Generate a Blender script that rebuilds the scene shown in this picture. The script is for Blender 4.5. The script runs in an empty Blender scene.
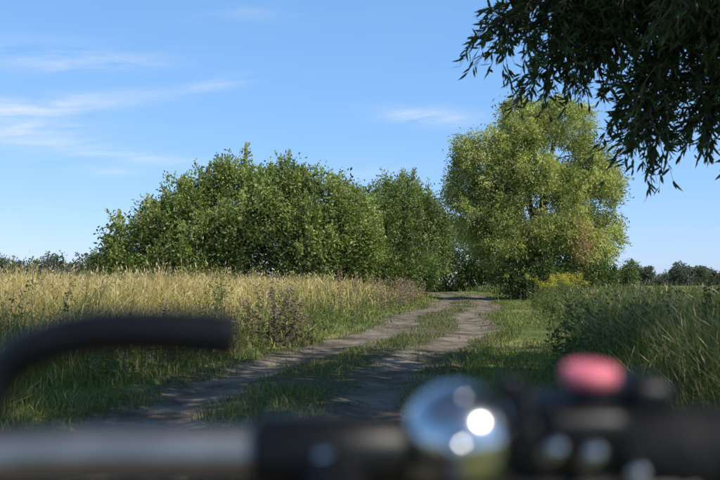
import bpy, math, numpy as np
from mathutils import Vector, Matrix
rng = np.random.default_rng(7)
scene = bpy.context.scene
D2R = math.radians

# ---------------------------------------------------------------- mesh builder
class MB:
    def __init__(s): s.v=[];s.l=[];s.ls=[];s.m=[];s.c=[];s.n=0;s.nl=0
    def add(s, V, F, col, mat=0):
        V=np.asarray(V,float); F=np.asarray(F,int)
        col=np.asarray(col,float)
        if col.ndim==1: col=np.tile(col,(len(V),1))
        s.v.append(V); s.c.append(col); k=F.shape[1]
        s.l.append((F+s.n).ravel()); s.ls.append(s.nl+np.arange(len(F))*k)
        s.m.append(np.full(len(F),mat)); s.n+=len(V); s.nl+=F.size
    def build(s,name,mats,smooth=False,parent=None):
        V=np.concatenate(s.v);L=np.concatenate(s.l);S=np.concatenate(s.ls);M=np.concatenate(s.m);C=np.concatenate(s.c)
        me=bpy.data.meshes.new(name)
        me.vertices.add(len(V)); me.vertices.foreach_set("co",V.astype(np.float32).ravel())
        me.loops.add(len(L)); me.loops.foreach_set("vertex_index",L.astype(np.int32))
        me.polygons.add(len(S)); me.polygons.foreach_set("loop_start",S.astype(np.int32))
        for m in mats: me.materials.append(m)
        me.polygons.foreach_set("material_index",M.astype(np.int32))
        me.polygons.foreach_set("use_smooth",np.full(len(S),smooth))
        me.update(calc_edges=True)
        a=me.attributes.new("col",'FLOAT_COLOR','POINT')
        cc=np.ones((len(V),4),np.float32); cc[:,:3]=C
        a.data.foreach_set("color",cc.ravel())
        ob=bpy.data.objects.new(name,me); scene.collection.objects.link(ob)
        if parent: ob.parent=parent
        return ob

def norm(a): return a/np.maximum(np.linalg.norm(a,axis=-1,keepdims=True),1e-9)

def catmull(P,n=8):
    P=np.asarray(P,float); Q=np.vstack([2*P[0]-P[1],P,2*P[-1]-P[-2]]); out=[]
    for i in range(1,len(Q)-2):
        t=np.linspace(0,1,n,endpoint=False)[:,None]
        a,b,c,d=Q[i-1],Q[i],Q[i+1],Q[i+2]
        out.append(0.5*((2*b)+(c-a)*t+(2*a-5*b+4*c-d)*t**2+(3*b-a-3*c+d)*t**3))
    out.append(P[-1:]); return np.vstack(out)

def tube(mb,P,R,sides=8,col=(.1,.08,.06),mat=0,cap=True,squash=1.0):
    P=np.asarray(P,float); n=len(P); R=np.broadcast_to(np.asarray(R,float),(n,))
    T=norm(np.gradient(P,axis=0)); up=np.array([0,0,1.]) if abs(T[0,2])<.9 else np.array([1.,0,0])
    A=norm(np.cross(T,up)); B=np.cross(T,A)
    a=np.arange(sides)/sides*2*np.pi
    V=P[:,None]+R[:,None,None]*(A[:,None]*np.cos(a)[None,:,None]*squash+B[:,None]*np.sin(a)[None,:,None])
    V=V.reshape(-1,3)
    i=np.arange(n-1)[:,None]*sides; j=np.arange(sides)[None]; k=(j+1)%sides
    F=np.stack([i+j,i+k,i+sides+k,i+sides+j],-1).reshape(-1,4)
    mb.add(V,F,col,mat)
    if cap:
        for e,rev in ((0,True),(n-1,False)):
            ring=V[e*sides:(e+1)*sides]; VV=np.vstack([ring,P[e][None]])
            f=np.stack([np.arange(sides),(np.arange(sides)+1)%sides,np.full(sides,sides)],-1)
            if rev: f=f[:,::-1]
            mb.add(VV,f,col,mat)

def leaves(mb,C,Dr,L,W,col,mat=1,fine=False):
    N=len(C); Dr=norm(Dr); S=norm(np.cross(Dr,rng.normal(size=(N,3)))); L=np.broadcast_to(L,(N,))[:,None]; W=np.broadcast_to(W,(N,))[:,None]
    if fine:
        U=np.cross(Dr,S)
        V=np.stack([C,C+Dr*L*.3+S*W*.5,C+Dr*L*.65+S*W*.42-U*L*.04,C+Dr*L-U*L*.14,C+Dr*L*.65-S*W*.42-U*L*.04,C+Dr*L*.3-S*W*.5],1).reshape(-1,3)
        b=np.arange(N)[:,None]*6
        mb.add(V,b+np.array([[1,2,4,5]]),np.repeat(col,6,0),mat); base=mb.n-len(V)
        for F3 in (b+np.array([[0,1,5]]),b+np.array([[2,3,4]])):
            mb.l.append((F3+base).ravel()); mb.ls.append(mb.nl+np.arange(len(F3))*3); mb.m.append(np.full(len(F3),mat)); mb.nl+=F3.size
    else:
        V=np.stack([C,C+Dr*L*.45+S*W*.5,C+Dr*L,C+Dr*L*.45-S*W*.5],1).reshape(-1,3)
        F=np.arange(N)[:,None]*4+np.arange(4)[None]
        mb.add(V,F,np.repeat(col,4,0),mat)

# ---------------------------------------------------------------- materials
def newmat(name):
    m=bpy.data.materials.new(name); m.use_nodes=True; nt=m.node_tree; nt.nodes.clear(); return m,nt
def N(nt,t,**k):
    n=nt.nodes.new(t)
    for a,b in k.items(): setattr(n,a,b)
    return n
def leafmat(name,trans=.35,rough=.5,spec=.3,nscale=1.5):
    m,nt=newmat(name); L=nt.links.new
    at=N(nt,'ShaderNodeAttribute',attribute_name="col"); geo=N(nt,'ShaderNodeNewGeometry')
    no=N(nt,'ShaderNodeTexNoise'); no.inputs['Scale'].default_value=nscale; L(geo.outputs['Position'],no.inputs['Vector'])
    mr=N(nt,'ShaderNodeMapRange'); mr.inputs['To Min'].default_value=.7; mr.inputs['To Max'].default_value=1.3; L(no.outputs['Fac'],mr.inputs['Value'])
    mx=N(nt,'ShaderNodeVectorMath',operation='SCALE'); L(at.outputs['Color'],mx.inputs[0]); L(mr.outputs[0],mx.inputs['Scale'])
    p=N(nt,'ShaderNodeBsdfPrincipled'); p.inputs['Roughness'].default_value=rough; p.inputs['Specular IOR Level'].default_value=spec
    L(mx.outputs[0],p.inputs['Base Color'])
    t=N(nt,'ShaderNodeBsdfTranslucent'); m2=N(nt,'ShaderNodeVectorMath',operation='MULTIPLY'); m2.inputs[1].default_value=(1.35,1.35,.6)
    L(mx.outputs[0],m2.inputs[0]); L(m2.outputs[0],t.inputs['Color'])
    ms=N(nt,'ShaderNodeMixShader'); ms.inputs[0].default_value=trans; L(p.outputs[0],ms.inputs[1]); L(t.outputs[0],ms.inputs[2])
    o=N(nt,'ShaderNodeOutputMaterial'); L(ms.outputs[0],o.inputs[0]); return m
def simplemat(name,col,rough=.5,metal=0,nscale=40,amp=.15,bump=0,coat=0,spec=.5):
    m,nt=newmat(name); L=nt.links.new
    p=N(nt,'ShaderNodeBsdfPrincipled'); p.inputs['Roughness'].default_value=rough; p.inputs['Metallic'].default_value=metal; p.inputs['Coat Weight'].default_value=coat; p.inputs['Specular IOR Level'].default_value=spec
    tc=N(nt,'ShaderNodeTexCoord'); no=N(nt,'ShaderNodeTexNoise'); no.inputs['Scale'].default_value=nscale; no.inputs['Detail'].default_value=5; L(tc.outputs['Object'],no.inputs['Vector'])
    cr=N(nt,'ShaderNodeValToRGB'); cr.color_ramp.elements[0].position=.3; cr.color_ramp.elements[1].position=.7
    cr.color_ramp.elements[0].color=(*[c*(1-amp) for c in col],1); cr.color_ramp.elements[1].color=(*[min(1,c*(1+amp)) for c in col],1)
    L(no.outputs['Fac'],cr.inputs[0]); L(cr.outputs[0],p.inputs['Base Color'])
    if bump:
        b=N(nt,'ShaderNodeBump'); b.inputs['Strength'].default_value=bump; b.inputs['Distance'].default_value=.02; L(no.outputs['Fac'],b.inputs['Height']); L(b.outputs[0],p.inputs['Normal'])
    o=N(nt,'ShaderNodeOutputMaterial'); L(p.outputs[0],o.inputs[0]); return m

M_leaf=leafmat("bush_leaf",.34,.5,.28,.8)
M_will=leafmat("willow_leaf",.36,.55,.25,.6)
M_near=leafmat("near_willow_leaf",.2,.5,.25,2)
M_grass=leafmat("grass_blade",.3,.6,.15,.7)
M_bark=simplemat("bark",(.13,.10,.075),.9,0,6,.4,.6)

# ---------------------------------------------------------------- terrain
TY=np.array([-30,0,4,8.2,14.3,20,26,40,56,75,90,105,125,150.])
TX=np.array([-5,-1.35,-1.15,-.75,.4,1.45,2.5,5.0,7.6,9.4,10.2,9.4,5,-4.])
from numpy import interp
_fy=np.linspace(-30,150,361); _fx=interp(_fy,TY,TX); _k=np.hanning(17);_k/=_k.sum(); _fx=np.convolve(np.pad(_fx,8,mode='edge'),_k,'valid')
_fx=_fx+.28*np.sin(_fy*.33+1)*np.clip(_fy/10,0,1)
def cx(y): return interp(y,_fy,_fx)
def hw(y): return 1.72+.011*np.clip(y,0,70)
def ss(a,b,x): t=np.clip((x-a)/(b-a),0,1); return t*t*(3-2*t)
def pn(x,y,f=1.,seed=0):
    r=np.random.default_rng(100+seed); o=0
    for i in range(7):
        a=r.uniform(0,6.28); g=f*r.uniform(.6,1.9); ph=r.uniform(0,6.28)
        o=o+np.sin((x*np.cos(a)+y*np.sin(a))*g+ph+1.3*np.sin((x*np.sin(a)-y*np.cos(a))*g*.7+ph*2))
    return o/7*1.6
def hbase(x,y):
    s=x-cx(y); w=hw(y)
    h=.5*ss(w+.1,w+3.8,-s)+.10*ss(w+.5,w+5,s)
    h=h+.03*pn(x,y,.8,1)*ss(1,3,np.abs(s)/w*1.5)+.12*pn(x,y,.35,5)*ss(w+1,w+4,-s)+.15*pn(x,y,.05,2)*ss(60,200,np.hypot(x,y))
    return h
def htrack(x,y):
    s=x-cx(y); k=hw(y)/1.75
    rut=np.exp(-((np.abs(s)/k-1.0)/.42)**2)
    return hbase(x,y)-.055*rut+.016*pn(x,y,3.5,3)+.010*pn(x,y,11,4)
def ground_h(x,y):
    s=np.abs(x-cx(y)); w=hw(y); on=(y<150)
    return hbase(x,y)-.14*(1-ss(w-.35,w+.1,s))*on

def axis(fine_lo,fine_hi,step,far,g=1.18):
    a=list(np.arange(fine_lo,fine_hi,step)); d=step;x=fine_hi
    while x<far: a.append(x); d*=g; x+=d
    a.append(far); d=step; x=fine_lo-step; b=[]
    while x>-far: b.append(x); d*=g; x-=d
    b.append(-far); return np.array(b[::-1]+a)
gx=axis(-9,16,.25,1500); gy=axis(-4,115,.5,1500)
X,Y=np.meshgrid(gx,gy); Z=ground_h(X,Y)
mb=MB(); nx=len(gx); ny=len(gy)
i=np.arange(ny-1)[:,None]*nx; j=np.arange(nx-1)[None]
F=np.stack([i+j,i+j+1,i+nx+j+1,i+nx+j],-1).reshape(-1,4)
mb.add(np.stack([X,Y,Z],-1).reshape(-1,3),F,(.1,.1,.05))
m,nt=newmat("meadow_ground"); L=nt.links.new
geo=N(nt,'ShaderNodeNewGeometry')
n1=N(nt,'ShaderNodeTexNoise'); n1.inputs['Scale'].default_value=.35; n1.inputs['Detail'].default_value=8; L(geo.outputs['Position'],n1.inputs['Vector'])
n2=N(nt,'ShaderNodeTexNoise'); n2.inputs['Scale'].default_value=9; n2.inputs['Detail'].default_value=8; L(geo.outputs['Position'],n2.inputs['Vector'])
c1=N(nt,'ShaderNodeValToRGB'); c1.color_ramp.elements[0].position=.35;c1.color_ramp.elements[1].position=.65
c1.color_ramp.elements[0].color=(.10,.14,.04,1); c1.color_ramp.elements[1].color=(.26,.24,.10,1); L(n1.outputs[0],c1.inputs[0])
c2=N(nt,'ShaderNodeValToRGB'); c2.color_ramp.elements[0].position=.3;c2.color_ramp.elements[1].position=.7
c2.color_ramp.elements[0].color=(.5,.5,.5,1); c2.color_ramp.elements[1].color=(1.3,1.3,1.3,1); L(n2.outputs[0],c2.inputs[0])
mm=N(nt,'ShaderNodeVectorMath',operation='MULTIPLY'); L(c1.outputs[0],mm.inputs[0]); L(c2.outputs[0],mm.inputs[1])
p=N(nt,'ShaderNodeBsdfPrincipled'); p.inputs['Roughness'].default_value=.95; p.inputs['Specular IOR Level'].default_value=.1; L(mm.outputs[0],p.inputs['Base Color'])
b=N(nt,'ShaderNodeBump'); b.inputs['Distance'].default_value=.08; L(n2.outputs[0],b.inputs['Height']); L(b.outputs[0],p.inputs['Normal'])
o=N(nt,'ShaderNodeOutputMaterial'); L(p.outputs[0],o.inputs[0])
mb.build("ground",[m],True)

# dirt track
ty=np.concatenate([np.arange(-6,30,.12),np.arange(30,149,.4)]); us=np.linspace(-1,1,56)
Yt,Ut=np.meshgrid(ty,us,indexing='ij'); W=hw(Yt)+.12+.1*pn(Yt,Ut*0,1.3,8); Xt=cx(Yt)+Ut*W
Zt=htrack(Xt,Yt)-.16*ss(.86,1.,np.abs(Ut))
sc=(Xt-cx(Yt))/(hw(Yt)/1.75)
wear=np.exp(-((np.abs(sc+.12*pn(Xt,Yt,.8,9)+.07*pn(Xt,Yt,3,10))-1.0)/(.52+.10*pn(Xt,Yt,.6,11)))**4)*np.clip(1.05+.35*pn(Xt,Yt,1.2,12),.45,1)
wear=np.maximum(wear,.8*ss(-.3,.8,pn(Xt,Yt,1.1,13))*(np.abs(sc)<1.5))
colr=np.stack([wear,np.clip(Yt/60,0,1),0*wear],-1).reshape(-1,3)
mb=MB(); a_,b_=Yt.shape; i=np.arange(a_-1)[:,None]*b_; j=np.arange(b_-1)[None]
F=np.stack([i+j,i+j+1,i+b_+j+1,i+b_+j],-1).reshape(-1,4)
mb.add(np.stack([Xt,Yt,Zt],-1).reshape(-1,3),F,colr)
m,nt=newmat("dirt"); L=nt.links.new
geo=N(nt,'ShaderNodeNewGeometry'); at=N(nt,'ShaderNodeAttribute',attribute_name="col"); sp=N(nt,'ShaderNodeSeparateColor'); L(at.outputs['Color'],sp.inputs[0])
def noise(sc_,det=8,rough=.6):
    n=N(nt,'ShaderNodeTexNoise'); n.inputs['Scale'].default_value=sc_; n.inputs['Detail'].default_value=det; n.inputs['Roughness'].default_value=rough; L(geo.outputs['Position'],n.inputs['Vector']); return n
na=noise(1.1); nb=noise(14); nc=noise(60,4)
cs=N(nt,'ShaderNodeValToRGB'); cs.color_ramp.elements[0].position=.38; cs.color_ramp.elements[1].position=.62
cs.color_ramp.elements[0].color=(.10,.079,.06,1); cs.color_ramp.elements[1].color=(.29,.24,.185,1); L(na.outputs[0],cs.inputs[0])
cg=N(nt,'ShaderNodeValToRGB'); cg.color_ramp.elements[0].position=.35; cg.color_ramp.elements[1].position=.65
cg.color_ramp.elements[0].color=(.06,.075,.028,1); cg.color_ramp.elements[1].color=(.17,.14,.075,1); L(nb.outputs[0],cg.inputs[0])
wm=N(nt,'ShaderNodeMath',operation='ADD'); L(sp.outputs[0],wm.inputs[0]); w2=N(nt,'ShaderNodeMapRange'); w2.inputs['From Min'].default_value=.3;w2.inputs['From Max'].default_value=.7;w2.inputs['To Min'].default_value=-.5;w2.inputs['To Max'].default_value=.5; L(nb.outputs[0],w2.inputs['Value']); L(w2.outputs[0],wm.inputs[1])
w3=N(nt,'ShaderNodeMapRange'); w3.inputs['From Min'].default_value=.35;w3.inputs['From Max'].default_value=.65; L(wm.outputs[0],w3.inputs['Value'])
mx=N(nt,'ShaderNodeMix',data_type='RGBA'); L(w3.outputs[0],mx.inputs[0]); L(cg.outputs[0],mx.inputs[6]); L(cs.outputs[0],mx.inputs[7])
c3=N(nt,'ShaderNodeMapRange'); c3.inputs['From Min'].default_value=.3;c3.inputs['From Max'].default_value=.7;c3.inputs['To Min'].default_value=.55;c3.inputs['To Max'].default_value=1.35; L(nc.outputs[0],c3.inputs['Value'])
sm=N(nt,'ShaderNodeVectorMath',operation='SCALE'); L(mx.outputs[2],sm.inputs[0]); L(c3.outputs[0],sm.inputs['Scale'])
p=N(nt,'ShaderNodeBsdfPrincipled'); p.inputs['Roughness'].default_value=.95; p.inputs['Specular IOR Level'].default_value=.1; L(sm.outputs[0],p.inputs['Base Color'])
b=N(nt,'ShaderNodeBump'); b.inputs['Distance'].default_value=.05; b.inputs['Strength'].default_value=.9; L(nb.outputs[0],b.inputs['Height'])
b2=N(nt,'ShaderNodeBump'); b2.inputs['Distance'].default_value=.015; L(nc.outputs[0],b2.inputs['Height']); L(b.outputs[0],b2.inputs['Normal']); L(b2.outputs[0],p.inputs['Normal'])
o=N(nt,'ShaderNodeOutputMaterial'); L(p.outputs[0],o.inputs[0])
mb.build("dirt_track",[m],True)

# ---------------------------------------------------------------- grass
def blades(mb,x,y,z,h,w,bend,c0,c1,lean=1.):
    n=len(x); a=rng.uniform(0,6.28,n); f=rng.uniform(0,6.28,n)
    P=np.stack([x,y,z-.03],-1); s=np.stack([np.cos(a),np.sin(a),0*a],-1)*w[:,None]*.5
    wx=(-.2+.45*pn(x,y,.6,60))*lean; wy=(.1+.4*pn(x,y,.7,61))*lean
    d=np.stack([np.cos(f)+wx,np.sin(f)+wy,0*f],-1)*(bend*h)[:,None]; up=np.array([0,0,1.])
    m_=P+up*(h*.55)[:,None]+d*.3; t=P+up*(h*(1-.25*bend))[:,None]+d
    V=np.stack([P-s,P+s,m_+s*.8,m_-s*.8,t],1).reshape(-1,3)
    C=np.stack([c0,c0,(c0+c1)/2,(c0+c1)/2,c1],1).reshape(-1,3)
    b_=np.arange(n)[:,None]*5
    mb.add(V,b_+np.array([[0,1,2,3]]),C)
    F3=b_+np.array([[3,2,4]]); base=mb.n-len(V)
    mb.l.append((F3+base).ravel()); mb.ls.append(mb.nl+np.arange(n)*3); mb.m.append(np.zeros(n)); mb.nl+=F3.size
    return t,d,m_
def polar(n,r0,r1,a=31):
    r=np.exp(rng.uniform(np.log(r0),np.log(r1),n)); t=np.radians(rng.uniform(-a,a,n)); return r*np.sin(t),r*np.cos(t),r
def pick(n,cols,j=.18):
    c=np.array(cols)[rng.integers(0,len(cols),n)]; return c*rng.uniform(1-j,1+j,(n,1))*rng.uniform(.94,1.06,(n,3))
GREEN=[(.14,.20,.042),(.17,.22,.056),(.12,.17,.04),(.22,.25,.08)]
GOLD=[(.64,.50,.22),(.58,.44,.19),(.70,.57,.28),(.47,.36,.16)]
TAN=[(.42,.34,.19),(.37,.30,.17),(.30,.28,.13)]
DKG=[(.075,.12,.033),(.095,.14,.04),(.085,.115,.035)]

mb=MB()
x,y,r=polar(260000,2.6,150); s=x-cx(y); w=hw(y)
k=(-s>w+.1); x,y,r,s,w=x[k],y[k],r[k],s[k],w[k]; q=-s-w
tall=ss(.0,2.4,q); pat=pn(x,y,.5,20); pat2=pn(x,y,.9,25); clump=pn(x,y,2.6,26)
pg=ss(.6,3.0,q+.9*pat)*.85+.14+.22*pat2-.15*ss(-10,-2,x)*ss(16,30,r)
gold=rng.random(len(x))<np.clip(pg,.08,.96); n=len(x)
h=(.16+.70*tall)*rng.uniform(.35,1.28,n)*(1+.24*pn(x,y,1.3,21))*(1+.2*pat)*(1+.22*clump*(r<40)); h=np.where(gold,h*1.05,h*.88)
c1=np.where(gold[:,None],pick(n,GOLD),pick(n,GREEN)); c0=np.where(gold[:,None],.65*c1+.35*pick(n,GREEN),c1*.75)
wd=np.maximum(.006,.001*r)*rng.uniform(.7,1.3,n)
bend=rng.uniform(.05,.85,n)
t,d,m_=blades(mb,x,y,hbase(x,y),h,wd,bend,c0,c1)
k=gold&(rng.random(n)<.3)&(h>.5)
dr=norm((t-m_)[k]); nn=k.sum()
leaves(mb,t[k]-dr*.06,dr+rng.normal(0,.25,(nn,3)),rng.uniform(.06,.17,nn),np.maximum(.010,.0014*r[k]),pick(nn,[(.64,.52,.32),(.54,.43,.26),(.46,.36,.24)]),mat=0)
mb.build("meadow_grass",[M_grass])

mb=MB()
x,y,r=polar(260000,2.6,150); s=x-cx(y); w=hw(y)
k=(s>w+.05); x,y,r,s,w=x[k],y[k],r[k],s[k],w[k]; q=s-w; n=len(x)
lim=1.0+.3*pn(x,y,.5,30)+.02*np.clip(r,0,50)
tall=ss(0,.8,q-lim); far=ss(8,15,q); pat=pn(x,y,.45,31); clump=pn(x,y,2.2,33)
pt=np.clip(.16+.25*pat+.30*far,.06,.8)*tall; tan=rng.random(n)<pt
h=(.12+.07*pat+.86*tall*(1-.62*far))*rng.uniform(.35,1.2,n)*(1+.2*pn(x,y,1.2,32))*(1+.15*clump*(r<30))
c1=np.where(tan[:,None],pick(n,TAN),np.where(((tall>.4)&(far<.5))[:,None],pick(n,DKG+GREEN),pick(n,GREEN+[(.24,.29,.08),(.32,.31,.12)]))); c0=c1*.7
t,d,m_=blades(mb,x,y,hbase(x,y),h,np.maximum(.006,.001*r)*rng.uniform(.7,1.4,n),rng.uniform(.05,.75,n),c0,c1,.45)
k=tan&(rng.random(n)<.35)&(h>.5); dr=norm((t-m_)[k]); nn=k.sum()
leaves(mb,t[k]-dr*.06,dr,rng.uniform(.08,.2,nn),np.maximum(.010,.0014*r[k]),pick(nn,[(.42,.35,.21),(.34,.28,.18)]),mat=0)
mb.build("verge_grass",[M_grass])

mb=MB()
x,y,r=polar(190000,2.6,100); s=(x-cx(y))/(hw(y)/1.75)
e=np.abs(s)+.2*pn(x,y,1.6,40)+.14*pn(x,y,5,41)
strip=(e<.47)&(np.abs(s)<.9)&(pn(x,y,1.1,13)<.6); edge=(np.abs(s)>1.36+.28*pn(x,y,2.1,42)+.16*pn(x,y,6,47))&(np.abs(s)<2.1)
tuft=(pn(x,y,4,43)>.66)&(np.abs(s)<1.9)&(rng.random(len(x))<.6)
k=strip|edge|tuft; x,y,r,s=x[k],y[k],r[k],s[k]; n=len(x)
h=rng.uniform(.03,.17,n)*(1+.75*np.clip(pn(x,y,2.4,44),-1,1.7))
c1=pick(n,GREEN+DKG+[(.24,.24,.10),(.36,.30,.15)])
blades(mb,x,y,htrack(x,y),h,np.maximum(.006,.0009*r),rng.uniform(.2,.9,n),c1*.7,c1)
mb.build("track_grass",[M_grass])

# ---------------------------------------------------------------- weeds
def weed_patch(name,bases,hts,cols,leafL,leafW,nl=26,flower=None,fl_n=0,stemc=(.09,.1,.04),spread=1.):
    mb=MB()
    for (bx,by),ht in zip(bases,hts):
        z=float(hbase(np.array(bx),np.array(by))); ln=rng.normal(0,.1,2)*ht*spread
        P=catmull([[bx,by,z-.03],[bx+ln[0]*.3,by+ln[1]*.3,z+ht*.5],[bx+ln[0],by+ln[1],z+ht]],5)
        tube(mb,P,np.linspace(.006,.002,len(P)),4,stemc,1,False)
        t=rng.uniform(.1,1,nl); C=np.stack([interp(t,np.linspace(0,1,len(P)),P[:,k]) for k in range(3)],-1)
        a=rng.uniform(0,6.28,nl); dr=np.stack([np.cos(a),np.sin(a),rng.uniform(-.3,.8,nl)],-1)
        leaves(mb,C,dr,leafL*rng.uniform(.6,1.1,nl)*(1.15-.6*t),leafW*(1.15-.5*t),pick(nl,cols),mat=0)
        if flower is not None:
            nf=fl_n; C=P[-1]+np.clip(rng.normal(0,1,(nf,3)),-1.8,1.8)*np.array([.07,.07,.06]); C[:,2]-=.02
            leaves(mb,C,rng.normal(0,1,(nf,3))+[0,0,.5],.04,.03,pick(nf,flower),mat=0)
    return mb.build(name,[M_grass,M_bark])
B=[];H=[]
while len(B)<620:
    yy=math.exp(rng.uniform(math.log(6.5),math.log(48))); ss_=rng.uniform(1.2,7.5); xx=float(cx(yy)+hw(yy)+ss_)
    if pn(np.array(xx),np.array(yy),.9,50)<-.15: continue
    B.append((xx,yy)); H.append(rng.uniform(.6,1.12))
weed_patch("nettle_plants",B,H,DKG+[(.1,.15,.045),(.14,.19,.07)],.13,.05,30)
B=[];H=[]
while len(B)<420:
    yy=math.exp(rng.uniform(math.log(5),math.log(44))); ss_=rng.uniform(.1,4.5); xx=float(cx(yy)-hw(yy)-ss_)
    if pn(np.array(xx),np.array(yy),1.1,51)<.1: continue
    B.append((xx,yy)); H.append(rng.uniform(.35,1.0))
weed_patch("mugwort_plants",B,H,GREEN+DKG+[(.13,.15,.08),(.2,.17,.1)],.10,.035,26)
B=[(-1.5+rng.normal(0,.3),15.5+rng.normal(0,.3)) for _ in range(30)]
weed_patch("thistle_plant",B,rng.uniform(.5,1.35,30),[(.09,.08,.05),(.13,.10,.07),(.07,.085,.04),(.17,.12,.1)],.12,.045,30,[(.34,.21,.22),(.30,.2,.18),(.42,.32,.26)],18,(.12,.08,.05),2.4)
B=[(-2.85+rng.normal(0,.12),16+rng.normal(0,.2)) for _ in range(12)]
weed_patch("goldenrod_plant",B,rng.uniform(.9,1.4,12),GREEN,.12,.03,44)
B=[(10.0+rng.normal(0,.75),40+rng.normal(0,.8)) for _ in range(110)]
weed_patch("goldenrod_plant",B,rng.uniform(1.0,1.6,110),GREEN,.14,.05,24,[(.62,.52,.05),(.6,.55,.1),(.5,.45,.08)],30)
B=[(4.75+rng.normal(0,.1),11+rng.normal(0,.15)) for _ in range(7)]
weed_patch("mugwort_plant",B,rng.uniform(.9,1.35,7),DKG,.13,.05,40)
B=[(float(cx(b)-hw(b)-.5-abs(a)),b) for a,b in zip(rng.normal(0,.9,110),rng.uniform(32,56,110))]
weed_patch("dry_dock_plants",B,rng.uniform(.8,1.4,110),[(.36,.24,.18),(.4,.3,.22),(.2,.16,.09)],.14,.06,30,[(.44,.29,.23)],14)

# ---------------------------------------------------------------- shrubs and trees
def sub(lobes,k,f,flat=1.,up=0.):
    out=[]
    for l in lobes:
        l=np.array(l,float)
        for _ in range(k):
            d=norm(rng.normal(size=3)+[0,-.25,up]); g=f*rng.uniform(.6,1.4); c=l[:3]+d*l[3:6]*(1-.45*g)
            out.append((*c,*(l[3:6]*g*np.array([1,1,flat]))))
    return out
def crown(mb,lobes,nclump,per,cr,L_,W_,cols,droop=0.,outw=.6,shoots=0,shoot_len=1.,inner=.72,mat=1,cjit=.25,zs=1.,cull=None):
    lo=np.array(lobes,float); c=lo[:,:3]; R=lo[:,3:6]
    wgt=(R[:,0]*R[:,2]+R[:,1]*R[:,2]+R[:,0]*R[:,1]); wgt/=wgt.sum()
    n=nclump*3; li=rng.choice(len(lo),n,p=wgt); d=norm(rng.normal(size=(n,3)))
    bump=1+.07*np.sin(d[:,0]*7+li)+.07*np.sin(d[:,2]*8+li*2)+np.clip(rng.normal(0,.05,n),-.1,.1)
    rad=rng.uniform(inner,1.,n)*bump; P=c[li]+d*R[li]*rad[:,None]
    ins=np.zeros(n,bool)
    for j in range(len(lo)):
        q=np.linalg.norm((P-c[j])/R[j],axis=1); ins|=(q<.62)&(li!=j)
    k=(~ins)&(P[:,2]>.25)
    if cull is not None: k&=~((P[:,1]>cull)&(rng.random(n)<.6))
    P=P[k][:nclump]; d=d[k][:nclump]
    n=len(P); cc=pick(n,cols,cjit)
    g=rng.normal(size=(n,per,3)); g*=np.minimum(1,2.0/np.linalg.norm(g,axis=2,keepdims=True)); g=g*(cr*rng.uniform(.6,1.3,n))[:,None,None]*np.array([1,1,zs])
    C=(P[:,None]+g).reshape(-1,3)
    dr=norm(rng.normal(size=(n*per,3)))+outw*np.repeat(d,per,0)+np.array([0,0,-droop])
    col=np.repeat(cc,per,0)*rng.uniform(.75,1.25,(n*per,1))
    leaves(mb,C,dr,L_*rng.uniform(.6,1.2,n*per),W_*rng.uniform(.7,1.2,n*per),col,mat)
    if shoots:
        up=(d[:,2]>-.1); idx=rng.choice(np.where(up)[0],shoots); ns=30
        sd=norm(d[idx]*.7+np.array([0,0,.9 if droop<.3 else .1])+rng.normal(0,.25,(shoots,3)))
        ln=shoot_len*rng.uniform(.5,1.3,shoots); t=rng.uniform(0,1,(shoots,ns))
        C=P[idx][:,None]+sd[:,None]*(t*ln[:,None])[...,None]+np.clip(rng.normal(0,.05,(shoots,ns,3)),-.08,.08)*shoot_len
        C[...,2]-=droop*.5*t**2*ln[:,None]
        dr=sd[:,None]+rng.normal(0,.6,(shoots,ns,3))
        col=np.repeat(cc[idx],ns,0)*rng.uniform(.95,1.35,(shoots*ns,1))
        leaves(mb,C.reshape(-1,3),dr.reshape(-1,3),L_*.8,W_*.8,col,mat)
def limbs(mb,base,lobes,r0,col=(.12,.1,.08)):
    base=np.array(base,float)
    for l in lobes:
        e=np.array(l[:3],float); mid=base*.5+e*.5; mid[2]=base[2]+(e[2]-base[2])*.45; mid[:2]=base[:2]+(e[:2]-base[:2])*.35
        P=catmull([base,mid,e],6); tube(mb,P,np.linspace(r0,.04,len(P)),6,col,0)
        for _ in range(5):
            dd=norm(rng.normal(size=3)+[0,0,.4])*np.array(l[3:6])*.85; s0=P[rng.integers(6,len(P))]
            Q=catmull([s0,(s0+e+dd)/2+[0,0,.2],e+dd],4); tube(mb,Q,np.linspace(r0*.3,.015,len(Q)),4,col,0)
def L3(x,y,z,r,ry=None,rz=None): return (x,y,z,r,ry or r,rz or r)

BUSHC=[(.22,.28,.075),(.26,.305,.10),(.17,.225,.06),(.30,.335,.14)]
lob=[L3(-12.1,46,3.1,2.2),L3(-9.8,46.5,4.4,2.3),L3(-7.2,46.5,5.3,2.4),L3(-4.6,46.5,5.5,2.2),L3(-2.3,46.5,5.1,2.1),L3(-1.2,46,3.4,2.4),
     L3(-9,44.8,2.6,2.5),L3(-5.6,44.5,2.9,2.8),L3(-2.6,45,2.8,2.4),L3(-13.8,45.6,1.9,1.5)]
mb=MB(); limbs(mb,(-6.5,46.5,.4),lob,.16); crown(mb,lob,800,32,.4,.28,.13,[(.075,.105,.033)],cull=47)  # inner leaves coloured darker to put shade into the gaps between clumps
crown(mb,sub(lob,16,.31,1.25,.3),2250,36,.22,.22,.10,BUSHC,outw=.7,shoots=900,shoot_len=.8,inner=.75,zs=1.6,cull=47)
mb.build("willow_shrub",[M_bark,M_leaf])
lob=[L3(1.2,52,4.2,2.0),L3(1.9,52,2.8,2.0),L3(.2,51.5,3.6,2.2),L3(-.7,52,4.9,1.7),L3(.9,50.8,1.9,1.9)]
mb=MB(); limbs(mb,(.8,52,.4),lob,.12); crown(mb,lob,260,32,.4,.26,.11,[(.055,.085,.026)],cull=52.5)  # inner leaves again darker, shade put into their colour
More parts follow.
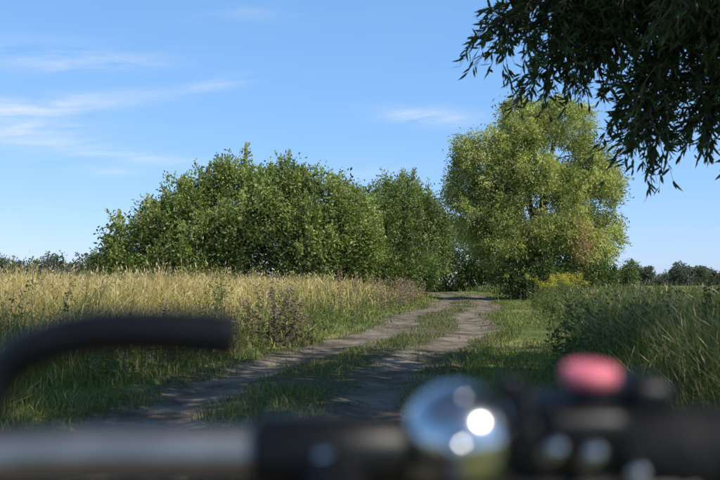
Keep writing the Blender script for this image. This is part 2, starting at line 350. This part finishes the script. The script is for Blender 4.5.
crown(mb,sub(lob,12,.34,1.2,.3),700,36,.24,.23,.1,[(.13,.18,.05),(.16,.205,.065),(.11,.155,.045)],outw=.6,shoots=260,shoot_len=.8,zs=1.5,cull=52.5)
mb.build("willow_shrub",[M_bark,M_leaf])
lob=[L3(4,80,8.4,2.4),L3(6.3,80,7.1,2.3),L3(1.8,80,7.6,2.4),L3(8,84,7.6,2.0),L3(3.3,80,10.2,1.1),L3(5,80,5,3.6),L3(7.4,82,4.6,2.4),L3(5.5,81,9.4,1.3),L3(1,80,5,4)]
mb=MB(); limbs(mb,(4.5,81,.4),lob,.2); crown(mb,lob,320,32,.6,.34,.14,[(.08,.11,.04)],cull=81)  # darker inner fill, crown shade put into the leaf colour
crown(mb,sub(lob,10,.34,1.35,.3),850,34,.38,.32,.14,[(.20,.26,.09),(.18,.235,.08),(.24,.28,.12)],outw=.5,shoots=400,shoot_len=1.6,zs=1.7,cull=81)
mb.build("poplar_tree",[M_bark,M_leaf])
lob=[L3(5.3,70,1.9,1.3),L3(3.6,70,1.7,1.4),L3(4.5,70.5,2.6,1.1)]
mb=MB(); limbs(mb,(4.5,70,.4),lob,.06); crown(mb,sub(lob,10,.45)+lob,420,34,.25,.22,.1,[(.22,.30,.08),(.19,.26,.075)],shoots=80,shoot_len=.7)
mb.build("elder_shrub",[M_bark,M_leaf])
lob=[L3(10.5,112,6.5,3.6),L3(14,110,5.5,4),L3(17,112,5,4),L3(7.5,114,7,4),L3(12,112,2.5,3.5)]
mb=MB(); limbs(mb,(12,112,.4),lob,.2); crown(mb,sub(lob,10,.4)+lob,850,32,.6,.5,.22,[(.10,.14,.048),(.13,.18,.06)],shoots=120,shoot_len=1.5,cull=113)
mb.build("alder_tree",[M_bark,M_leaf])

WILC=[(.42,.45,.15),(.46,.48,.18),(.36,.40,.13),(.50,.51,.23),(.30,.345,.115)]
lob=[L3(14.2,60,11.0,3.6),L3(10.6,60,9.6,3.0),L3(9.3,59.5,6.8,2.5),L3(16.9,60,7.4,2.6),L3(12.8,58.5,6.2,3.9),L3(8.7,60.5,10.6,1.8),L3(15.0,60,13.0,1.8),
     L3(12.4,60,13.0,1.9),L3(17.5,60,9.8,1.6),L3(16.6,59,4.6,2.3),L3(10.6,58.3,4.3,2.3),L3(14.5,57.5,4.0,2.4),L3(8.0,60,8.4,1.5)]
mb=MB()
tube(mb,catmull([[13,60,-.1],[12.9,60,1.2],[13.2,60,3]],5),np.linspace(.75,.5,11),10,(.13,.11,.09),0)
limbs(mb,(13.1,60,2.0),lob,.26)
crown(mb,lob,950,34,.5,.3,.09,[(.18,.205,.065)],droop=.7,cull=61)  # inner willow leaves coloured darker, as interior shade behind the outer clumps
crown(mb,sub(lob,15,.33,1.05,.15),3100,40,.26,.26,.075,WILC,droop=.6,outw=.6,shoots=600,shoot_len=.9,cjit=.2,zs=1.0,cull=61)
P=catmull([[14,58.5,4.6],[14.8,55.6,5.2],[15.2,54.9,4.4],[15.4,54.8,3.2]],6); tube(mb,P,np.linspace(.1,.03,len(P)),5,(.2,.13,.09),0)
C=P[rng.integers(6,len(P),1100)]+np.clip(rng.normal(0,1,(1100,3)),-2,2)*[.5,.3,.6]
leaves(mb,C,rng.normal(0,.5,(1100,3))+[0,0,-.6],.28,.05,pick(1100,[(.42,.26,.14),(.33,.21,.12),(.46,.32,.19)]),1)
mb.build("willow_tree",[M_bark,M_will])
lob=[L3(11,57,1.3,1.2),L3(13,56,1.4,1.4),L3(15.2,56,1.3,1.3),L3(17,57,1.4,1.2)]
mb=MB(); limbs(mb,(13.5,57,.2),lob,.05); crown(mb,sub(lob,8,.45)+lob,520,32,.25,.22,.09,[(.08,.12,.038),(.12,.17,.055)],shoots=90,shoot_len=.8)
mb.build("bramble_shrub",[M_bark,M_leaf])

def treeline(name,y0,xs,hs,cols,L_=.9):
    mb=MB(); lob=[]
    for x_,h_ in zip(xs,hs):
        yy=y0+rng.uniform(-8,8)
        lob.append(L3(x_,yy,h_*.55,h_*.5,h_*.5,h_*.45)); lob.append(L3(x_+rng.uniform(-3,3),yy,h_*.2,h_*.6,h_*.4,h_*.3)); tube(mb,[[x_,yy,0],[x_,yy,h_*.6]],[.3,.15],5,(.1,.08,.06),0)
    crown(mb,lob,len(lob)*50,26,.07*np.mean(hs),L_,L_*.5,cols,inner=.4)
    mb.build(name,[M_bark,M_leaf])
FAR=[(.13,.155,.12),(.115,.14,.11),(.15,.17,.135)]
xs=np.arange(-175,-60,4.)+rng.uniform(-2,2,29)
treeline("distant_trees",260,xs,8+3.5*rng.random(29)+1.5*np.sin(xs*.13),FAR)
xs=np.arange(60,290,4.2)+rng.uniform(-2,2,55); treeline("distant_trees",340,xs,5+4.*rng.random(55)+1.5*np.sin(xs*.1),FAR)
lob=[L3(33.5,100,2.0,1.2),L3(33.8,100,3.0,.8),L3(31.8,101,1.6,1.1)]
mb=MB(); limbs(mb,(33.3,100,.1),lob,.07); crown(mb,lob,160,30,.3,.3,.13,[(.12,.165,.06)]); mb.build("hawthorn_shrub",[M_bark,M_leaf])

# ---------------------------------------------------------------- overhanging near willow
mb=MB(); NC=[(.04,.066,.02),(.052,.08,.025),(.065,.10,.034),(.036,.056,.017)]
TB=np.array([7.0,7.6,0.])
tube(mb,catmull([TB-[0,0,.2],TB+[.05,0,1.5],TB+[-.1,-.1,3.2],TB+[-.2,-.2,5]],6),np.linspace(.34,.2,19),12,(.12,.1,.08),0)
acc=dict(C=[],D=[])
def spray(p0,d0,length,nsub=11,droop=.6,nleaf=15):
    d0=norm(np.array(d0,float)); t=np.linspace(0,1,7)[:,None]
    P=p0+d0*length*t; P[:,2]-=droop*length*.55*t[:,0]**2; P+=rng.normal(0,.012,P.shape)*t
    tube(mb,P,np.linspace(.009,.003,7),4,(.07,.06,.04),0,False)
    for k in range(nsub):
        u=rng.uniform(.12,1); q=np.array([interp(u,t[:,0],P[:,a]) for a in range(3)])
        dd=norm(d0*.6+rng.normal(0,.55,3)+[0,0,-.25-.3*droop]); l2=rng.uniform(.18,.42)
        tt=np.linspace(0,1,4)[:,None]; Q=q+dd*l2*tt; Q[:,2]-=.12*tt[:,0]**2
        tube(mb,Q,np.linspace(.0035,.0015,4),3,(.08,.08,.04),0,False)
        ul=rng.uniform(.05,1.,nleaf); C=np.stack([interp(ul,tt[:,0],Q[:,a]) for a in range(3)],-1)
        acc['C'].append(C); acc['D'].append(dd+rng.normal(0,.5,(nleaf,3))+[0,0,-.15])
CR=[((6.9,7.2,7.1),(4.1,4.0,2.9),380),((2.1,5.6,8.4),(2.9,2.3,1.7),180),((4.6,2.4,7.9),(3.0,2.3,1.7),190),((1.4,3.1,8.8),(2.6,2.3,1.5),160),((9.0,3.6,6.7),(2.9,2.8,2.1),140)]  # lobes after the first are added out of view to shade track and verge
for cc,RR,nn in CR:
    cc=np.array(cc); RR=np.array(RR)
    for _ in range(nn//12):
        e=cc+norm(rng.normal(size=3))*RR*.8; s0=TB+[-.1,-.1,rng.uniform(3.2,4.9)]
        P=catmull([s0,(s0+e)/2+[0,0,1.1],e],5); tube(mb,P,np.linspace(.08,.015,len(P)),6,(.1,.08,.06),0)
    for _ in range(nn):
        d=norm(rng.normal(size=3)); p=cc+d*RR*rng.uniform(.2,.95); spray(p,d+[0,0,-.1],rng.uniform(.7,1.2),8,.4,14)
nbulk=sum(len(c) for c in acc['C'])
LB=[ [(6.8,7.4,4.6),(4.9,7.3,4.95),(3.4,7.1,4.45),(2.2,7,3.9),(1.4,6.95,3.6)],
     [(6.8,7.4,4.3),(4.9,7.2,4.4),(3.5,7.1,3.95),(2.8,7,3.35),(2.55,7,2.7)],
     [(6.8,7.4,4.4),(4.9,7.4,4.6),(3.4,7.2,4.1),(2.45,7.1,3.7),(1.85,7.1,3.3)],
     [(6.8,7.4,4.2),(5.1,7.2,4.2),(4.0,7.1,3.8),(3.4,7,3.3),(3.1,7,2.75)],
     [(6.8,7.4,4.7),(5.0,7.0,5.0),(3.5,6.5,4.4),(2.7,6.3,3.75)],
     [(6.8,7.4,4.5),(5.2,7.6,4.8),(4.2,7.8,4.4),(3.4,7.9,3.95)],
     [(6.8,7.4,4.6),(5.2,7.3,4.9),(3.9,7.2,4.5),(2.8,7.2,4.1),(2.1,7.2,3.75)],
     [(6.8,7.4,4.5),(5.2,7.0,4.7),(3.9,6.6,4.1),(3.1,6.5,3.7)]]
for P in LB:
    P=catmull(P,8); tube(mb,P,np.linspace(.06,.008,len(P)),6,(.08,.065,.05),0)
    n=len(P)
    for k in range(int(n*.4),n):
        for _ in range(4 if k<n*.8 else 3):
            dd=norm(P[min(k+1,n-1)]-P[k-1])*.6+rng.normal(0,.5,3); spray(P[k],dd,rng.uniform(.22,.48),5,.45,13)
C=np.concatenate(acc['C']); Dd=np.concatenate(acc['D']); n=len(C)
LL=rng.uniform(.08,.13,n); WW=rng.uniform(.018,.027,n); LL[:nbulk]*=1.4; WW[:nbulk]*=1.7  # bulk leaves enlarged to thicken the shadow the crown casts
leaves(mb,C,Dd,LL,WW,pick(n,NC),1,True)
mb.build("willow_tree",[M_bark,M_near])

# ---------------------------------------------------------------- bicycle
bike=bpy.data.objects.new("bicycle",None); scene.collection.objects.link(bike)
CH=simplemat("chrome",(.62,.63,.65),.16,1,30,.03); AL=simplemat("brushed_aluminium",(.33,.315,.30),.42,1,45,.18)
BK=simplemat("black_plastic",(.005,.005,.006),.42,0,50,.3,spec=.25); RB=simplemat("black_rubber",(.007,.007,.008),.7,0,80,.3,.3,spec=.2)
PK=simplemat("pink_plastic",(.68,.16,.21),.45,0,30,.06); FR=simplemat("dark_blue_paint",(.02,.03,.07),.25,0,20,.1,0,.6)
def part(name,fn,mat,smooth=True,bev=0):
    mb=MB(); fn(mb); o=mb.build(name,[mat],smooth,bike); return o
def lathe(mb,prof,c,ax,seg=40):
    ax=norm(np.array(ax,float)); u=norm(np.cross(ax,[.31,.9,.1])); v=np.cross(ax,u); a=np.arange(seg)/seg*2*np.pi
    pr=np.array(prof); V=(np.array(c)+pr[:,1][:,None,None]*ax+pr[:,0][:,None,None]*(np.cos(a)[None,:,None]*u+np.sin(a)[None,:,None]*v)).reshape(-1,3)
    i=np.arange(len(pr)-1)[:,None]*seg; j=np.arange(seg)[None]; k=(j+1)%seg
    mb.add(V,np.stack([i+j,i+k,i+seg+k,i+seg+j],-1).reshape(-1,4),(1,1,1))
def rbox(name,c,size,mat,bev=.005,rot=(0,0,0)):
    bpy.ops.mesh.primitive_cube_add(size=1,location=c,rotation=rot); o=bpy.context.object; o.name=name; o.scale=size
    bpy.ops.object.transform_apply(location=False,rotation=False,scale=True)
    b=o.modifiers.new("b",'BEVEL'); b.width=bev; b.segments=4; o.data.materials.append(mat)
    for p_ in o.data.polygons: p_.use_smooth=True
    o.parent=bike; return o
HZ=1.1115; HY=.42
part("handlebar",lambda m:tube(m,catmull([[-.31,.36,HZ-.012],[-.24,.405,HZ-.004],[-.15,HY,HZ],[0,HY,HZ],[.15,HY,HZ],[.24,.405,HZ-.004],[.31,.36,HZ-.012]],10),.0135,24,(1,1,1)),AL)
part("left_grip",lambda m:tube(m,catmull([[-.325,.348,HZ-.015],[-.28,.382,HZ-.008],[-.225,.411,HZ-.003]],12),.0165+.0012*np.sin(np.arange(25)*1.6),20,(1,1,1)),RB)
part("right_grip",lambda m:tube(m,catmull([[.325,.348,HZ-.015],[.26,.395,HZ-.006],[.195,.415,HZ-.002]],14),.0175+.0012*np.sin(np.arange(29)*1.6),20,(1,1,1)),RB)
part("twist_shifter",lambda m:lathe(m,[(.014,-.001),(.021,0),(.0245,.004),(.0235,.025),(.0255,.03),(.0235,.034),(.0255,.04),(.0235,.044),(.0255,.05),(.0255,.06),(.018,.066),(.014,.067)],(.130,HY,HZ),(1,0,0)),RB)
part("stem_clamp",lambda m:lathe(m,[(.014,-.001),(.018,0),(.0205,.003),(.0205,.076),(.018,.079),(.014,.080)],(-.054,HY,HZ),(1,0,0)),BK)
part("stem",lambda m:tube(m,catmull([[-.018,.42,HZ-.004],[-.01,.38,1.090],[0,.335,1.062]],6),.018,20,(1,1,1)),BK)
ba=(0,-.5,.86); BC=(.051,.413,1.1225)
R=.0285; prof=[(R*1.02,-.004),(R*1.05,-.001),(R,.002)]+[(R*math.cos(t),.002+R*.8*math.sin(t)) for t in np.linspace(.06,1.5,14)]+[(.001,.0254)]
part("bell_dome",lambda m:lathe(m,prof,BC,ba,64),CH)
part("bell_base",lambda m:lathe(m,[(.001,-.018),(.018,-.017),(.022,-.006),(.026,-.003),(.001,-.002)],BC,ba),BK)
part("bell_clamp",lambda m:lathe(m,[(.0138,0),(.019,.001),(.019,.022),(.0138,.023)],(.040,HY,HZ),(1,0,0)),BK)
part("bell_thumb_lever",lambda m:tube(m,catmull([[.066,.395,1.112],[.079,.395,1.132],[.082,.40,1.147]],6),np.linspace(.004,.0055,13),12,(1,1,1)),BK)
def ball(m): lathe(m,[(.0001,.0065)]+[(.0065*math.cos(t),.0065*math.sin(t)) for t in np.linspace(1.4,-1.4,12)]+[(.0001,-.0065)],(.046,.381,1.122),(0,-.6,.8),24); tube(m,[[.052,.40,1.104],[.047,.385,1.118]],.002,10,(1,1,1))
part("bell_striker",ball,CH)
rbox("shifter_body",(.112,.425,1.118),(.05,.05,.046),BK,.011,(.2,0,.05))
rbox("brake_perch",(.087,.43,1.108),(.024,.055,.048),BK,.008)
rbox("shifter_lower_housing",(.115,.416,1.090),(.12,.04,.028),BK,.01)
rbox("indicator_housing",(.149,.428,1.137),(.026,.035,.030),BK,.009,(.1,.1,0))
part("button_neck",lambda m:lathe(m,[(.0095,-.022),(.0095,.0),(.008,.001)],(.1195,.42,1.148),(0,-.15,1)),BK)
part("pink_button",lambda m:lathe(m,[(.001,-.001),(.0125,0),(.0142,.002),(.0142,.0055),(.013,.008),(.010,.009),(.001,.0092)],(.1195,.42,1.1483),(0,-.15,1)),PK)
part("cable_knob",lambda m:lathe(m,[(.001,-.012),(.006,-.012),(.0065,.004),(.005,.007),(.001,.0075)],(.080,.43,1.143),(0,-.1,1)),BK)
for k,(a,b_,c_) in enumerate([(-.018,.399,HZ+.002),(.113,.393,1.117),(.134,.393,1.107),(.0945,.394,1.119)]):
    part("bolt_%d"%(k+1),lambda m:lathe(m,[(.0001,.006),(.003,.0052),(.0045,.003),(.0046,-.008)],(a,b_,c_),(.35,-.7,.62),20),CH)
P=catmull([(-.262,.425,1.082),(-.235,.445,1.095),(-.214,.458,1.132),(-.2005,.46,1.1535),(-.180,.46,1.165),(-.155,.46,1.171),(-.121,.46,1.1725),(-.092,.46,1.171),(-.075,.46,1.170),(-.071,.46,1.1698)],6)
rr=interp(np.linspace(0,1,len(P)),[0,.3,.5,.75,.96,1],[.011,.0115,.012,.013,.0128,.009])
part("left_brake_lever",lambda m:tube(m,P,rr,20,(1,1,1)),BK)
rbox("left_brake_perch",(-.25,.415,1.1),(.04,.04,.04),BK,.01)
P2=catmull([(.1,.45,1.105),(.14,.47,1.1),(.2,.472,1.092),(.27,.45,1.085)],6)
part("right_brake_lever",lambda m:tube(m,P2,.008,16,(1,1,1)),BK)
def hoses(m):
    tube(m,catmull([(-.25,.43,1.09),(-.15,.43,1.086),(-.05,.43,1.086),(.0,.47,1.06),(.0,.5,.95),(.0,.48,.75)],10),.0065,10,(1,1,1))
    tube(m,catmull([(.09,.45,1.11),(.04,.44,1.090),(-.02,.45,1.075),(-.02,.49,.95),(.0,.44,.8)],10),.0045,10,(1,1,1))
    tube(m,catmull([(.14,.45,1.1),(.08,.445,1.085),(.02,.45,1.075),(.02,.48,.9),(.01,.38,.78)],10),.0045,10,(1,1,1))
part("brake_hoses",hoses,RB)
ZF=float(htrack(np.array(0.),np.array(.6)))
def frame(m):
    HT=[0,.345,1.05];HB=[0,.41,.80];BBk=[0,-.02,.32];ST=[0,-.2,.82]
    for a,b_,r_ in ((HT,HB,.019),([0,.36,.98],ST,.015),([0,.405,.83],BBk,.018),(ST,BBk,.016)): tube(m,[a,b_],r_,16,(1,1,1))
    for sx in (-.05,.05):
        tube(m,[[sx*.3,-.03,.32],[sx,-.12,.33],[sx*1.2,-.46,.36]],.009,10,(1,1,1)); tube(m,[[sx*.3,-.2,.8],[sx*1.2,-.46,.36]],.008,10,(1,1,1))
        tube(m,catmull([[0,.41,.79],[sx,.43,.72],[sx,.5,.52],[sx,.60,.36]],6),.012,12,(1,1,1))
part("frame",frame,FR)
def wheel(m,yc):
    zc=.35+ZF; a=np.linspace(0,2*np.pi,65); tube(m,np.stack([0*a,yc+.335*np.cos(a),zc+.335*np.sin(a)],-1),.018,12,(1,1,1),cap=False)
def spokes(m,yc):
    zc=.35+ZF; a=np.linspace(0,2*np.pi,65); tube(m,np.stack([0*a,yc+.31*np.cos(a),zc+.31*np.sin(a)],-1),.009,8,(1,1,1),cap=False); tube(m,[[-.05,yc,zc],[.05,yc,zc]],.018,12,(1,1,1))
    for q in range(32):
        t=q/32*6.283; sx=.03*(-1)**q; tube(m,[[sx,yc+.015*np.cos(t),zc+.015*np.sin(t)],[0,yc+.31*np.cos(t),zc+.31*np.sin(t)]],.001,4,(1,1,1))
part("tyres",lambda m:(wheel(m,.60),wheel(m,-.46)),RB); part("rims_and_spokes",lambda m:(spokes(m,.60),spokes(m,-.46)),AL)
part("seat_post",lambda m:tube(m,[[0,-.195,.8],[0,-.225,.93]],.0135,14,(1,1,1)),AL)
part("saddle",lambda m:tube(m,catmull([[0,-.08,.945],[0,-.16,.95],[0,-.24,.955],[0,-.33,.965],[0,-.345,.96]],5),interp(np.linspace(0,1,21),[0,.1,.4,.75,.95,1],[.008,.02,.03,.06,.055,.02]),16,(1,1,1),squash=1.2),BK)
def crank(m):
    tube(m,[[-.06,-.02,.32],[.06,-.02,.32]],.018,12,(1,1,1)); tube(m,[[.065,-.02,.32],[.07,.12,.26]],.01,8,(1,1,1)); tube(m,[[-.065,-.02,.32],[-.07,-.16,.38]],.01,8,(1,1,1))
    a=np.linspace(0,2*np.pi,41); tube(m,np.stack([0*a+.05,-.02+.09*np.cos(a),.32+.09*np.sin(a)],-1),.004,6,(1,1,1),cap=False)
    tube(m,[[.07,.12,.26],[.16,.12,.26]],.014,8,(1,1,1)); tube(m,[[-.07,-.16,.38],[-.16,-.16,.38]],.014,8,(1,1,1))
part("cranks",crank,AL)

# ---------------------------------------------------------------- light and sky
EL,AZ=D2R(48),D2R(130)
S=Vector((math.cos(EL)*math.sin(AZ),math.cos(EL)*math.cos(AZ),math.sin(EL)))
sl=bpy.data.lights.new("sun",'SUN'); sl.energy=5; sl.angle=D2R(.5); sl.color=(1,.95,.85)
so=bpy.data.objects.new("sun",sl); so.rotation_euler=(-S).to_track_quat('-Z','Y').to_euler(); scene.collection.objects.link(so)
wd_=bpy.data.worlds.new("World"); scene.world=wd_; wd_.use_nodes=True; nt=wd_.node_tree; nt.nodes.clear(); L=nt.links.new
sky=N(nt,'ShaderNodeTexSky',sky_type='NISHITA'); sky.sun_disc=False; sky.sun_elevation=EL; sky.sun_rotation=AZ; sky.air_density=1.; sky.dust_density=.3; sky.ozone_density=2.
tc=N(nt,'ShaderNodeTexCoord'); sx=N(nt,'ShaderNodeSeparateXYZ'); L(tc.outputs['Generated'],sx.inputs[0])
def M(op,a,b=None,c=None):
    n=N(nt,'ShaderNodeMath',operation=op)
    for k,v in enumerate((a,b,c)):
        if v is None: continue
        if isinstance(v,(int,float)): n.inputs[k].default_value=v
        else: L(v,n.inputs[k])
    return n.outputs[0]
az=M('ARCTAN2',sx.outputs[0],sx.outputs[1]); el=M('ARCSINE',sx.outputs[2])
def streak(px,py,lx,ly,ang):
    a0=math.atan((px-360)/800); e0=math.atan((283-py)/800*math.cos(a0)); ca,sa=math.cos(ang),math.sin(ang)
    da=M('SUBTRACT',az,a0); de=M('SUBTRACT',el,e0)
    u=M('ADD',M('MULTIPLY',da,ca/(lx/800)),M('MULTIPLY',de,sa/(lx/800))); v=M('ADD',M('MULTIPLY',da,-sa/(ly/800)),M('MULTIPLY',de,ca/(ly/800)))
    return M('EXPONENT',M('MULTIPLY',M('ADD',M('MULTIPLY',u,u),M('MULTIPLY',v,v)),-1.))
def cnoise(fx,fy,ang,det=7,seed=0):
    cb=N(nt,'ShaderNodeCombineXYZ'); ca,sa=math.cos(ang),math.sin(ang)
    L(M('MULTIPLY',M('ADD',M('MULTIPLY',az,ca),M('MULTIPLY',el,sa)),fx),cb.inputs[0]); L(M('MULTIPLY',M('ADD',M('MULTIPLY',az,-sa),M('MULTIPLY',el,ca)),fy),cb.inputs[1]); cb.inputs[2].default_value=seed
    n=N(nt,'ShaderNodeTexNoise'); n.inputs['Scale'].default_value=1; n.inputs['Detail'].default_value=det; n.inputs['Roughness'].default_value=.62; n.inputs['Distortion'].default_value=.6; L(cb.outputs[0],n.inputs['Vector']); return n.outputs[0]
nz=cnoise(7,48,.1); nzr=N(nt,'ShaderNodeMapRange'); nzr.inputs['From Min'].default_value=.34; nzr.inputs['From Max'].default_value=.70; L(nz,nzr.inputs['Value'])
st=[(85,60,75,9,.13,.8),(75,100,75,8,.14,.9),(25,126,60,18,0,.7),(100,150,120,7,-.1,.75),(235,10,50,10,.1,.3),(425,113,45,8,-.05,1.2),(440,121,30,5,0,.9),(215,82,30,7,.2,.6),(110,171,30,5,0,.6),(-120,120,120,25,.1,.9),(900,90,150,20,.1,.7),(10,45,60,10,.1,.5),(365,175,35,8,.1,.5)]
tot=None
for a in st:
    v=M('MULTIPLY',streak(*a[:5]),a[5]); tot=v if tot is None else M('ADD',tot,v)
cl=M('MULTIPLY',M('MINIMUM',tot,1.2),nzr.outputs[0])
base=M('MULTIPLY',nzr.outputs[0],.04); cl=M('MULTIPLY',M('ADD',cl,base),.65)
# clear-day scatter: keep the Nishita gradient, add the bright blue of a dry summer sky that fades to the zenith
t1=N(nt,'ShaderNodeVectorMath',operation='MULTIPLY'); L(sky.outputs[0],t1.inputs[0]); t1.inputs[1].default_value=(.50,.46,.42)
fd=N(nt,'ShaderNodeMapRange',interpolation_type='SMOOTHSTEP'); fd.inputs['From Min'].default_value=.25; fd.inputs['From Max'].default_value=1.0; fd.inputs['To Min'].default_value=1; fd.inputs['To Max'].default_value=.15; L(el,fd.inputs['Value'])
t2=N(nt,'ShaderNodeVectorMath',operation='SCALE'); t2.inputs[0].default_value=(.66,1.98,4.35); L(fd.outputs[0],t2.inputs['Scale'])
t3=N(nt,'ShaderNodeVectorMath',operation='ADD'); L(t1.outputs[0],t3.inputs[0]); L(t2.outputs[0],t3.inputs[1])
mx=N(nt,'ShaderNodeMix',data_type='RGBA'); L(cl,mx.inputs[0]); L(t3.outputs[0],mx.inputs[6]); mx.inputs[7].default_value=(5.6,6.0,6.5,1)
bg=N(nt,'ShaderNodeBackground'); bg.inputs[1].default_value=.15; L(mx.outputs[2],bg.inputs[0])
ow=N(nt,'ShaderNodeOutputWorld'); L(bg.outputs[0],ow.inputs[0])

# ---------------------------------------------------------------- camera
cam=bpy.data.cameras.new("camera"); cam.lens=40; cam.sensor_width=36; cam.clip_start=.02; cam.clip_end=5000
cam.dof.use_dof=True; cam.dof.focus_distance=28; cam.dof.aperture_fstop=3.5
co=bpy.data.objects.new("camera",cam); co.location=(0,0,1.2); co.rotation_euler=(D2R(93.07),0,0); scene.collection.objects.link(co); scene.camera=co
scene.view_settings.view_transform='Standard'; scene.view_settings.look='None'; scene.view_settings.exposure=0
